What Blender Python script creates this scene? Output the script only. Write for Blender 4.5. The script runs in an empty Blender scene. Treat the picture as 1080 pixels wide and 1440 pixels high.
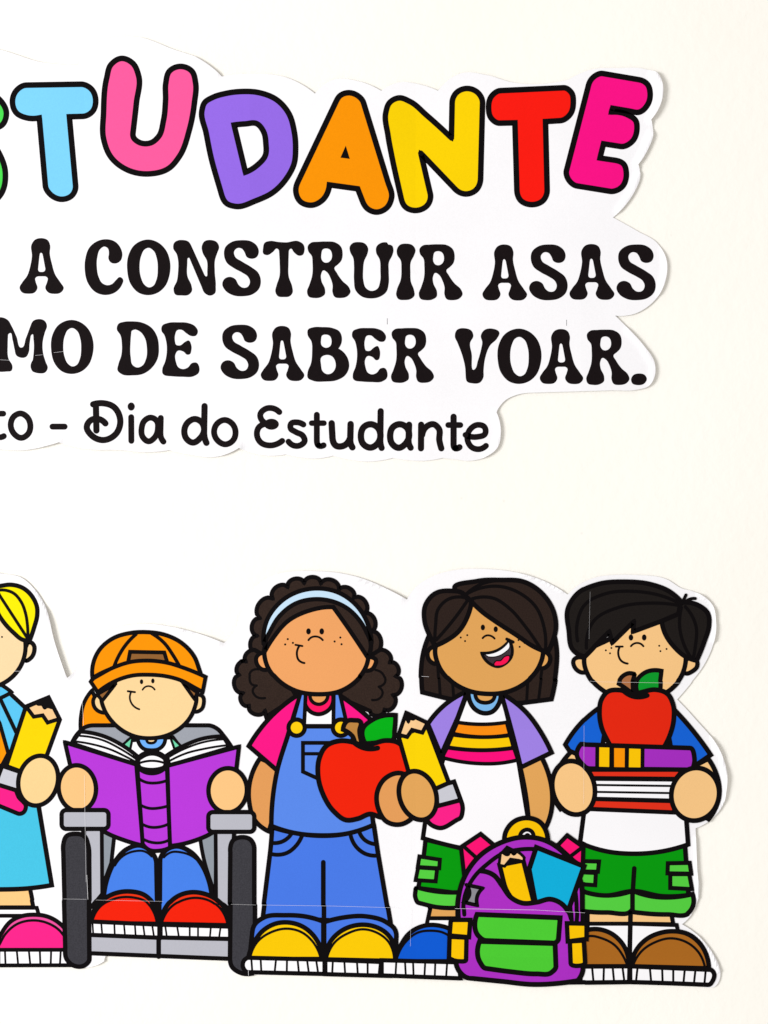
import bpy, bmesh, math, random
from mathutils import Vector
from mathutils.geometry import delaunay_2d_cdt
random.seed(7)
scene = bpy.context.scene
COL = scene.collection
R = math.radians

# ------------------------------------------------------------------ camera, light, exposure
S = 0.0009                       # metres of wall per photo unit
def W(px, py): return ((px - 540) * S, (720 - py) * S + 1.45)
CAM_D = 1.9
cd = bpy.data.cameras.new('camera'); cam = bpy.data.objects.new('camera', cd); COL.objects.link(cam)
cam.location = (0, -CAM_D, 1.45); cam.rotation_euler = (R(90), 0, 0)
cd.sensor_fit = 'VERTICAL'; cd.sensor_height = 24
cd.lens = 24 * CAM_D / (1440 * S); cd.clip_start = 0.05; cd.clip_end = 50
scene.camera = cam
world = bpy.data.worlds.new('World'); scene.world = world; world.use_nodes = True
bg = world.node_tree.nodes['Background']
bg.inputs[0].default_value = (1.0, 0.977, 0.94, 1); bg.inputs[1].default_value = 0.67
ld = bpy.data.lights.new('window_light', 'AREA'); ld.shape = 'RECTANGLE'; ld.size = 2.2; ld.size_y = 2.6
ld.energy = 420; ld.color = (0.97, 0.985, 1.0)
lamp = bpy.data.objects.new('window_light', ld); COL.objects.link(lamp)
lamp.location = (-5.3, -3.9, 1.75)
lamp.rotation_euler = (Vector((0.15, 0, 1.40)) - lamp.location).to_track_quat('-Z', 'Y').to_euler()
scene.view_settings.view_transform = 'Standard'; scene.view_settings.look = 'None'
scene.view_settings.exposure = 0.0; scene.view_settings.gamma = 1.0

# ------------------------------------------------------------------ materials
PAL = dict(
 white=(251,249,252), ink=(6,2,4), cyan=(128,214,255), pink=(255,92,160), purple=(152,108,235), orange=(255,152,0),
 yellow=(255,214,0), red=(255,26,14), magenta=(255,14,138), green=(74,222,82), textink=(20,12,14),
 blonde=(255,240,0), skin1=(254,222,172), hand1=(253,214,150), sky=(92,200,246), skirt=(72,198,232), pencil=(255,216,0),
 wood=(252,206,148), ferrule=(206,206,216), eraser=(255,32,140), shoe1=(240,82,160), shoe1t=(255,36,140), leg1=(253,204,134),
 cap=(255,152,0), capdark=(148,98,50), skin2=(254,217,158), hand2=(253,200,134), grey=(160,164,174), lgrey=(188,188,198),
 dgrey=(146,154,164), wheel=(60,59,65), jean2=(72,130,236), redshoe=(238,52,14), redshoet=(244,34,6), book=(186,58,220),
 collar=(112,178,252), mint=(112,216,172),
 brown=(50,36,30), skin3=(242,166,102), band=(202,230,252), shirt3=(255,22,138), neckpink=(255,20,100), bib=(92,140,240),
 pants=(74,124,236), button=(255,208,10), shoe3=(255,206,0), apple=(246,36,6), stem=(190,134,66), leaf=(0,178,22), arm3=(232,160,92),
 hair4=(44,31,26), skin4=(230,168,92), lav=(162,132,234), orange4=(255,144,14), yellow4=(255,206,0), pink4=(255,10,126),
 blue4=(126,188,242), mouth=(64,52,58), tongue=(255,16,84), gdark=(2,156,10), glight=(86,210,66), shoe4=(18,98,222), shoe4t=(12,92,216),
 bag=(176,48,200), bagpink=(255,16,118), bagbook=(14,178,224), pull=(142,142,148), baggreen=(78,208,52), gold=(255,200,0),
 hair5=(28,23,21), skin5=(253,203,138), blue5=(20,100,218), apple5=(234,40,14), stem5=(176,112,70), leaf5=(10,156,44), book5=(168,46,196),
 book5r=(232,50,26), shoe5=(174,106,32), page=(251,249,252))
GAIN = 0.885      # white card reflects this much
CGAIN = 0.84      # printed inks
def lin(c):
    return [((v/255)/12.92 if v/255 <= 0.04045 else ((v/255+0.055)/1.055)**2.4) for v in c]
MATS = {}
def principled(name):
    m = bpy.data.materials.new(name); m.use_nodes = True
    nt = m.node_tree; return m, nt, nt.nodes['Principled BSDF']
def mat(key):
    """printed colour: ink on satin paper, with faint print mottling and a slightly different tint on every sheet"""
    if key in MATS: return MATS[key]
    m, nt, b = principled('print_' + key)
    N, L = nt.nodes.new, nt.links.new
    c = [v * (GAIN if key in ('white', 'page') else CGAIN) for v in lin(PAL[key])]
    geo = N('ShaderNodeNewGeometry')
    fine = N('ShaderNodeTexNoise'); fine.inputs['Scale'].default_value = 620; fine.inputs['Detail'].default_value = 2
    L(geo.outputs['Position'], fine.inputs['Vector'])
    big = N('ShaderNodeTexNoise'); big.inputs['Scale'].default_value = 9; big.inputs['Detail'].default_value = 3
    L(geo.outputs['Position'], big.inputs['Vector'])
    # sheet cell tint
    mp = N('ShaderNodeMapping'); mp.inputs['Scale'].default_value = (1/(233*S), 1, 1/(320*S)); mp.inputs['Location'].default_value = (0.81, 0.5, 0.92)
    fl = N('ShaderNodeVectorMath'); fl.operation = 'FLOOR'
    wn = N('ShaderNodeTexWhiteNoise'); wn.noise_dimensions = '3D'
    L(geo.outputs['Position'], mp.inputs['Vector']); L(mp.outputs[0], fl.inputs[0]); L(fl.outputs[0], wn.inputs['Vector'])
    dark = max(PAL[key]) < 80
    def mr(src, lo, hi):
        r = N('ShaderNodeMapRange'); r.inputs['To Min'].default_value = lo; r.inputs['To Max'].default_value = hi; L(src, r.inputs['Value'])
        r.inputs['From Min'].default_value = 0.25 if src.node.type == 'TEX_NOISE' else 0; r.inputs['From Max'].default_value = 0.75 if src.node.type == 'TEX_NOISE' else 1
        return r.outputs[0]
    amp = 0.25 if dark else (0.035 if key in ('white', 'page') else 0.05)
    f1 = mr(fine.outputs['Fac'], 1-amp, 1+amp if dark else 1.0 + amp*0.3)
    f2 = mr(big.outputs['Fac'], 0.975, 1.02)
    f3 = mr(wn.outputs['Value'], 0.975, 1.015) if key not in ('white', 'page') else mr(wn.outputs['Value'], 0.99, 1.005)
    m1 = N('ShaderNodeMath'); m1.operation = 'MULTIPLY'; L(f1, m1.inputs[0]); L(f2, m1.inputs[1])
    m2 = N('ShaderNodeMath'); m2.operation = 'MULTIPLY'; L(m1.outputs[0], m2.inputs[0]); L(f3, m2.inputs[1])
    vm = N('ShaderNodeVectorMath'); vm.operation = 'SCALE'; vm.inputs[0].default_value = c; L(m2.outputs[0], vm.inputs['Scale'])
    L(vm.outputs[0], b.inputs['Base Color'])
    b.inputs['Roughness'].default_value = 0.5 if dark else 0.55
    b.inputs['Specular IOR Level'].default_value = 0.07 if dark else 0.05
    bp = N('ShaderNodeBump'); bp.inputs['Strength'].default_value = 0.12; bp.inputs['Distance'].default_value = 0.0004
    L(fine.outputs['Fac'], bp.inputs['Height']); L(bp.outputs[0], b.inputs['Normal'])
    MATS[key] = m; return m
def wall_mat():
    m, nt, b = principled('painted_plaster'); N, L = nt.nodes.new, nt.links.new
    geo = N('ShaderNodeNewGeometry')
    n1 = N('ShaderNodeTexNoise'); n1.inputs['Scale'].default_value = 3.5; n1.inputs['Detail'].default_value = 4
    n2 = N('ShaderNodeTexNoise'); n2.inputs['Scale'].default_value = 55; n2.inputs['Detail'].default_value = 6; n2.inputs['Roughness'].default_value = 0.6
    n3 = N('ShaderNodeTexVoronoi'); n3.inputs['Scale'].default_value = 16; n3.feature = 'F1'
    for n in (n1, n2, n3): L(geo.outputs['Position'], n.inputs['Vector'])
    cr = N('ShaderNodeValToRGB'); e = cr.color_ramp.elements
    e[0].position = 0.3; e[0].color = (0.893, 0.862, 0.798, 1); e[1].position = 0.7; e[1].color = (0.912, 0.884, 0.826, 1)
    L(n1.outputs['Fac'], cr.inputs[0])
    # small scuffs and pin holes with their own shape
    sp = N('ShaderNodeMapRange'); sp.inputs['From Min'].default_value = 0.018; sp.inputs['From Max'].default_value = 0.040
    sp.inputs['To Min'].default_value = 0.93; sp.inputs['To Max'].default_value = 1.0
    L(n3.outputs['Distance'], sp.inputs['Value'])
    mx = N('ShaderNodeVectorMath'); mx.operation = 'SCALE'; L(cr.outputs[0], mx.inputs[0]); L(sp.outputs[0], mx.inputs['Scale'])
    L(mx.outputs[0], b.inputs['Base Color']); b.inputs['Roughness'].default_value = 0.6; b.inputs['Specular IOR Level'].default_value = 0.2
    bp = N('ShaderNodeBump'); bp.inputs['Strength'].default_value = 0.25; bp.inputs['Distance'].default_value = 0.0026
    L(n2.outputs['Fac'], bp.inputs['Height']); L(bp.outputs[0], b.inputs['Normal'])
    return m

# ------------------------------------------------------------------ relief of the paper (millimetres off the wall)
LIFTS = []      # (px, py, radius, mm)
def lift_line(pts, r, mm, n=10):
    r *= 0.66
    for a, b in zip(pts, pts[1:]):
        n = max(2, int(math.hypot(b[0]-a[0], b[1]-a[1])/1.3))
        for i in range(n):
            t = i / n; LIFTS.append((a[0]+(b[0]-a[0])*t, a[1]+(b[1]-a[1])*t, r, mm))
    LIFTS.append((*pts[-1], r, mm))
lift_line([(50,832),(64,858),(80,913),(92,945)], 12, 3.6)
lift_line([(250,884),(285,893),(308,901)], 10, 2.0)
lift_line([(500,814),(540,828),(565,839)], 9, 1.8)
lift_line([(730,806),(765,818),(790,831)], 10, 1.8)
lift_line([(985,835),(1003,850),(1008,873),(1004,900)], 9, 2.6)
lift_line([(1000,1036),(1014,1060),(1022,1095),(1020,1122),(1010,1140)], 10, 3.2)
lift_line([(981,1180),(981,1262)], 7, 1.8)
lift_line([(975,1305),(1000,1340),(1011,1365)], 9, 2.2)
lift_line([(922,105),(931,120),(929,145),(918,167)], 10, 4.2)
lift_line([(917,190),(908,212),(898,232)], 9, 2.8)
lift_line([(899,245),(890,270),(872,297)], 9, 2.0)
lift_line([(936,350),(939,380),(930,412)], 9, 1.8)
lift_line([(885,465),(904,485),(921,515),(918,540)], 9, 1.5)
lift_line([(275,82),(305,103)], 9, 1.6)
lift_line([(699,582),(704,605),(698,632),(684,642)], 8, 1.8)
lift_line([(147,1351),(138,1356)], 6, 1.0)
lift_line([(60,630),(83,622)], 8, 1.2); lift_line([(315,640),(336,630)], 8, 1.4)
_GR = {}
def index_lifts():
  _GR.clear()
  for L_ in LIFTS:
    for i in range(int((L_[0]-3*L_[2])//40), int((L_[0]+3*L_[2])//40)+1):
        for j in range(int((L_[1]-3*L_[2])//40), int((L_[1]+3*L_[2])//40)+1):
            _GR.setdefault((i, j), []).append(L_)
index_lifts()
def relief(x, y):
    z = 0.9
    h = 0
    for (cx, cy, r, mm) in _GR.get((int(x//40), int(y//40)), ()):
        d = ((x-cx)**2+(y-cy)**2)/(r*r)
        if d < 3.9: h = max(h, mm*(math.exp(-d)-0.02))
    return z + h
def near_lift(x, y): return (int(x//40), int(y//40)) in _GR

# ------------------------------------------------------------------ paths
def parse(s):
    """'x,y' smooth point, 'x,y!' corner, trailing '-' straight to the next point, final 'z' closes"""
    s = s.strip(); closed = s.endswith('z')
    if closed: s = s[:-1]
    pts = []
    for t in s.split():
        line = t.endswith('-'); t = t.rstrip('-'); corner = '!' in t; t = t.replace('!', '')
        if t.endswith('-'): t = t[:-1]; line = True
        x, y = t.split(','); pts.append([float(x), float(y), corner, line])
    return pts, closed
def sample(s, fr, step=2.0):
    if s.startswith('E '):
        v = [float(t) for t in s.split()[1:]]; cx, cy, rx, ry = v[:4]; a = R(v[4]) if len(v) > 4 else 0
        n = max(14, int(2*math.pi*max(rx, ry)/fr[2]/step)); out = []
        for i in range(n):
            t = 2*math.pi*i/n; u, w = rx*math.cos(t), ry*math.sin(t)
            out.append((fr[0]+(cx+u*math.cos(a)-w*math.sin(a))/fr[2], fr[1]+(cy+u*math.sin(a)+w*math.cos(a))/fr[2]))
        return out, True
    if s.startswith('R '):
        x0, y0, x1, y1, r = [float(t) for t in s.split()[1:]]
        k = 0.3*r
        s = f"{x0+r},{y0}- {x1-r},{y0} {x1-k},{y0+k} {x1},{y0+r}- {x1},{y1-r} {x1-k},{y1-k} {x1-r},{y1}- {x0+r},{y1} {x0+k},{y1-k} {x0},{y1-r}- {x0},{y0+r} {x0+k},{y0+k}z"
    if s.startswith('C '):      # scallops: bulging arcs between cusps; a point ending in '/' goes straight on
        toks = s[2:].rstrip('z').split(); P = [(tuple(float(v) for v in t.rstrip('/').split(',')), t.endswith('/')) for t in toks]
        out = []
        for i, ((ax, ay), st) in enumerate(P):
            bx, by = P[(i+1) % len(P)][0]; n = 14
            dx, dy = bx-ax, by-ay
            for k in range(n):
                t = k/n; bul = 0 if st else 0.37*math.sqrt(max(0, 1-(2*t-1)**2))
                out.append((fr[0]+(ax+dx*t+dy*bul)/fr[2], fr[1]+(ay+dy*t-dx*bul)/fr[2]))
        return out, True
    P, closed = parse(s); n = len(P)
    Q = [Vector((fr[0]+p[0]/fr[2], fr[1]+p[1]/fr[2])) for p in P]
    segs = range(n if closed else n-1)
    def isline(i): return P[i][3] or (P[i][2] and P[(i+1) % n][2])
    T = [None]*n
    for i in range(n):
        if P[i][2]: continue
        a = (i-1) % n if (closed or i > 0) else None; b = (i+1) % n if (closed or i < n-1) else None
        if a is None or b is None: continue
        d1, d2 = Q[i]-Q[a], Q[b]-Q[i]; l1, l2 = d1.length or 1e-6, d2.length or 1e-6
        if isline(i): t = d2
        elif isline(a): t = d1
        elif l1 > 2.6*l2: t = d1
        elif l2 > 2.6*l1: t = d2
        else: t = d1/l1*l2 + d2/l2*l1
        T[i] = t.normalized()
    out = []
    for i in segs:
        j = (i+1) % n; L_ = (Q[j]-Q[i]).length or 1e-6; c = (Q[j]-Q[i])/L_
        if isline(i): t0 = t1 = c
        else:
            t0, t1 = T[i], T[j]
            if t0 is None and t1 is None: t0 = t1 = c
            elif t0 is None: t0 = (2*c - t1).normalized()
            elif t1 is None: t1 = (2*c - t0).normalized()
        m = max(1, int(math.ceil(L_/step)))
        for k in range(m):
            t = k/m; h1 = 2*t**3-3*t**2+1; h2 = t**3-2*t**2+t; h3 = -2*t**3+3*t**2; h4 = t**3-t**2
            p = Q[i]*h1 + t0*L_*h2 + Q[j]*h3 + t1*L_*h4
            out.append((p.x, p.y))
    if not closed: out.append((Q[-1].x, Q[-1].y))
    return out, closed

WARP = None
def warp(x, y):
    return WARP(x, y) if WARP else (x, y)

class Art:
    """several flat printed shapes gathered into one mesh"""
    def __init__(self): self.v = []; self.f = []; self.m = []; self.keys = []
    def key(self, k):
        if k not in self.keys: self.keys.append(k)
        return self.keys.index(k)
    def fill(self, loops, k, z, grid=0):
        verts, edges = [], []
        for lp in loops:
            o = len(verts); verts += [Vector(warp(*p)) for p in lp]
            edges += [(o+i, o+(i+1) % len(lp)) for i in range(len(lp))]
        if grid:
            xs = [p.x for p in verts]; ys = [p.y for p in verts]
            x = min(xs)+grid/2
            while x < max(xs):
                y = min(ys)+grid/2
                while y < max(ys):
                    if near_lift(x, y): verts.append(Vector((x, y)))
                    y += grid
                x += grid
        V, _, F, *_r = delaunay_2d_cdt(verts, edges, [], 0, 1e-5)
        allE = [(verts[a], verts[b]) for a, b in edges]
        ylo = [(min(a.y, b.y), max(a.y, b.y), a, b) for a, b in allE]
        rows = {}
        for e in ylo:
            for r_ in range(int(e[0]//8), int(e[1]//8)+1): rows.setdefault(r_, []).append(e)
        o = len(self.v); ki = self.key(k)
        self.v += [(p.x, p.y, z) for p in V]
        for f in F:
            cx = sum(V[i].x for i in f)/len(f); cy = sum(V[i].y for i in f)/len(f); ins = False
            for (lo, hi, a, b) in rows.get(int(cy//8), ()):
                if (a.y > cy) != (b.y > cy) and cx < a.x+(cy-a.y)*(b.x-a.x)/(b.y-a.y): ins = not ins
            if ins:
                a, b, c = (V[i] for i in f[:3])
                f = list(f)
                if (b.x-a.x)*(c.y-a.y)-(b.y-a.y)*(c.x-a.x) > 0: f.reverse()
                self.f.append([o+i for i in f]); self.m.append(ki)
    def stroke(self, pts, closed, w, k, z, caps=True):
        pts = [warp(*p) for p in pts]
        q = [Vector(pts[0])]
        for p in pts[1:]:
            if (Vector(p)-q[-1]).length > 0.05: q.append(Vector(p))
        if closed and (q[0]-q[-1]).length < 0.05: q.pop()
        n = len(q); ki = self.key(k); h = w/2; o = len(self.v)
        discs = []
        for i in range(n):
            a = q[i-1] if (closed or i) else None; b = q[(i+1) % n] if (closed or i < n-1) else None
            d1 = (q[i]-a).normalized() if a is not None else None; d2 = (b-q[i]).normalized() if b is not None else None
            if d1 is None: d1 = d2; discs.append(q[i])
            if d2 is None: d2 = d1; discs.append(q[i])
            t = d1+d2; t = t.normalized() if t.length > 1e-3 else d2
            c = max(0.70, t.dot(d2)); nrm = Vector((-t.y, t.x))*(h/c)
            if d1.dot(d2) < 0.93: discs.append(q[i])
            self.v.append((q[i].x+nrm.x, q[i].y+nrm.y, z)); self.v.append((q[i].x-nrm.x, q[i].y-nrm.y, z))
        for i in range(n if closed else n-1):
            j = (i+1) % n
            self.f.append([o+2*i, o+2*j, o+2*j+1, o+2*i+1]); self.m.append(ki)
        for c in discs:
            o = len(self.v); m_ = 14
            self.v += [(c.x+h*math.cos(-2*math.pi*i/m_), c.y+h*math.sin(-2*math.pi*i/m_), z+0.002) for i in range(m_)]
            self.f.append([o+i for i in range(m_)]); self.m.append(ki)
    def build(self, name, parent, origin):
        me = bpy.data.meshes.new(name)
        vs = []
        for (x, y, z) in self.v:
            X, Z = W(x, y); vs.append((X-origin[0], -(relief(x, y)+z)*0.001-origin[1], Z-origin[2]))
        me.from_pydata(vs, [], self.f)
        for k in self.keys: me.materials.append(mat(k))
        me.polygons.foreach_set('material_index', self.m); me.update()
        o = bpy.data.objects.new(name, me); COL.objects.link(o); o.parent = parent
        return o

def empty(name, loc, parent=None, size=0.05):
    o = bpy.data.objects.new(name, None); COL.objects.link(o); o.location = loc; o.empty_display_size = size
    if parent is not None: o.parent = parent
    return o

def paper(loop, xs, ys, root, org, slope=0.0):
    """the cut-out silhouette, split along the joints between the glued sheets; every sheet is a part"""
    a = Art(); a.fill([loop], 'white', 0.0, grid=3.2)
    bm = bmesh.new(); vv = [bm.verts.new((x, y, 0)) for x, y, z in a.v]
    for f in a.f: bm.faces.new([vv[i] for i in f])
    for v in [v for v in bm.verts if not v.link_faces]: bm.verts.remove(v)
    for x in xs: bmesh.ops.bisect_plane(bm, geom=bm.verts[:]+bm.edges[:]+bm.faces[:], plane_co=(x, 1000, 0), plane_no=(1, slope, 0))
    for y in ys: bmesh.ops.bisect_plane(bm, geom=bm.verts[:]+bm.edges[:]+bm.faces[:], plane_co=(0, y, 0), plane_no=(-slope, 1, 0))
    cells = {}
    for f in bm.faces:
        c = f.calc_center_median()
        i = sum(1 for x in xs if (c.x-x)+slope*(c.y-1000) > 0); j = sum(1 for y in ys if (c.y-y)-slope*c.x > 0)
        cells.setdefault((i, j), []).append(f)
    for (i, j), fs in sorted(cells.items()):
        if sum(f.calc_area() for f in fs) < 60: pass
        idx = {}; vs = []; faces = []
        raise_ = 0.02*((i+j) % 2)
        cnt = {}
        for f in fs:
            row = []
            for v in f.verts:
                if v not in idx:
                    idx[v] = len(vs); X, Z = W(v.co.x, v.co.y)
                    vs.append((X-org[0], -(relief(v.co.x, v.co.y)+raise_)*0.001-org[1], Z-org[2]))
                row.append(idx[v])
            faces.append(row)
            for p, q in zip(row, row[1:]+row[:1]): cnt[(p, q)] = cnt.get((p, q), 0)+1
        n0 = len(vs); vs += [(x, y+0.00035, z) for x, y, z in vs]       # back face and cut edge: the sheet has thickness
        top = list(faces)
        for r_ in top: faces.append([q+n0 for q in reversed(r_)])
        for (p, q) in cnt:
            if (q, p) not in cnt: faces.append([q, p, p+n0, q+n0])
        me = bpy.data.meshes.new('paper_sheet'); me.from_pydata(vs, [], faces); me.materials.append(mat('white')); me.update()
        o = bpy.data.objects.new('paper_sheet', me); COL.objects.link(o); o.parent = root
    bm.free()

# ------------------------------------------------------------------ wall
me = bpy.data.meshes.new('wall'); nx, nz = 60, 50
me.from_pydata([(-3+6*i/nx, 0.0008*math.sin(i*0.9)*math.sin(j*0.7), 3.2*j/nz) for j in range(nz+1) for i in range(nx+1)], [],
               [(j*(nx+1)+i, j*(nx+1)+i+1, (j+1)*(nx+1)+i+1, (j+1)*(nx+1)+i) for j in range(nz) for i in range(nx)])
for p in me.polygons: p.use_smooth = True
me.materials.append(wall_mat()); wall = bpy.data.objects.new('wall', me); COL.objects.link(wall)
wall['kind'] = 'structure'; wall.location.y = 0.0012

# ------------------------------------------------------------------ lettering banner
TEXT_SIL = """-60,60 0,70 60,88 110,92! 140,60 190,52 245,70 278,82 312,108! 350,104 405,110 443,132! 470,112 502,114 536,128! 562,116 590,119
616,128! 650,103 685,106 720,116 800,112! 832,98 870,96 905,97 925,105 931,120 929,145 915,169! 918,190 910,212 897,232! 900,248 892,270 880,288
862,306! 896,325 924,342 937,367 936,392 927,414 907,434 896,440 865,444! 884,463 904,485 920,510 920,530 912,543 896,548 860,549 760,552 728,555
712,562 698,580! 704,605 699,630 684,642 660,648 640,646 622,644! 595,648 573,647 552,644! 518,649 490,646 468,641! 440,645 420,643 402,639! 380,641 358,638
336,630! 318,639 298,643 270,640 238,633! 204,636 171,633 118,631 83,622! 62,628 35,633 0,632 -60,628!z"""
org_t = (W(540, 640)[0], 0.0, W(540, 640)[1])
text_root = empty('lettering_banner', org_t)
text_root['label'] = 'white paper cut-out with rainbow bubble letters above two lines of black lettering'
text_root['category'] = 'banner'
sil, _ = sample(TEXT_SIL.replace('\n', ' '), (0, 0, 1), 3)
TX, TY = [40, 292.5, 544.6, 796.7], [200, 449]
paper(sil, TX, TY, text_root, org_t, 0.004)

def letter(name, loops, fr, key, w=0.0, label=None, hole=(), fit=None, extra_ink=()):
    a = Art(); L_ = [sample(s, fr)[0] for s in loops]
    if fit:
        sx0, sy0, sx1, sy1 = fit[0]; tx0, ty0, tx1, ty1 = fit[1]
        xs = [p[0] for p in L_[0]]; ys = [p[1] for p in L_[0]]
        bx0, bx1, by0, by1 = min(xs), max(xs), min(ys), max(ys)
        L_ = [[(tx0+(x-bx0)/(bx1-bx0)*(tx1-tx0), ty0+(y-by0)/(by1-by0)*(ty1-ty0)) for x, y in lp] for lp in L_]
    a.fill(L_, key, 0.10, grid=3.2)
    if w:
        for lp in L_: a.stroke(lp, True, w, 'ink', 0.14)
    for s in extra_ink: a.fill([sample(s, fr)[0]], 'ink', 0.13)
    o = a.build(name, text_root, org_t)
    if label: o['label'] = label
    return o
fA, fB, fC, fD = (0, 70, 4), (240, 70, 4), (480, 70, 4), (700, 70, 4)
LW = 8.1
letter('letter', ["-260,380 -200,270 -80,240 0,283 37,360 8,428 -40,440 -100,400 -150,380 -150,430 -60,500 -8,575 31,690 5,815 -80,880 -220,860 -270,760 -230,700 -160,720 -100,740 -90,690 -180,600 -240,500z"], fA, 'green', LW, 'green bubble letter S cut by the left edge')
letter('letter', ["150,200- 455,195 515,222 539,285 522,347 465,376- 391,378! 426,765 408,818 350,842 288,818 256,765- 222,384! 150,384 92,355 71,295 92,232z"], fA, 'cyan', LW, 'light blue bubble letter T')
letter('letter', ["683,50 745,75 781,150 768,300 751,450 752,495 778,519 850,524 892,490 920,400 932,280 933,190 955,120 1012,95 1078,120 1101,190 1094,300 1066,450 1010,600 950,668 840,699 720,678 625,605 583,500 583,360 601,160 625,85z"], fA, 'pink', LW, 'pink bubble letter U')
letter('letter', ["176,345 192,298 235,270 310,247 400,236 500,243 600,285 665,360 695,460 703,560 695,640 655,720 580,800 480,850 365,882 315,865 285,810 226,600 200,470z",
       "357,424! 420,418 485,417 522,460 536,530 533,595 490,648 421,690!z"], fB, 'purple', LW, 'purple bubble letter D')
letter('letter', ["1000,243 1050,258 1085,300- 1222,745 1243,830 1215,890 1155,914 1105,893 1078,850- 1052,783! 893,761! 850,850 795,875 730,855 704,790 720,735- 927,300 955,258z"], fB, 'orange', LW, 'orange bubble letter A', extra_ink=["985,540! 955,608! 1008,615!z"])
letter('letter', ["325,272 385,292 480,370 619,497!- 623,300 645,245 708,219 770,245 794,300- 783,725 757,790 695,812 640,785- 447,583!- 500,810 488,870 415,905 360,885 336,835 284,600 262,480 250,355 272,298z"], fC, 'yellow', LW, 'yellow bubble letter N')
letter('letter', ["15,231- 370,215 412,240 424,300 408,362 350,400- 268,405!- 277,790 255,848 190,872 128,848 107,790- 96,412!- 10,414 -38,385 -52,330 -35,262z"], fD, 'red', LW, 'red bubble letter T')
letter('letter', ["590,135- 795,170 842,197 856,245 842,310 795,352 740,346- 645,330! 638,352! 735,370 775,400 782,445 757,515 690,545- 594,530!- 574,610!- 655,622 708,645 722,690 695,775 630,797- 445,767 400,735 386,680- 510,200 540,153z"], fD, 'magenta', LW, 'magenta bubble letter E')

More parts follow.
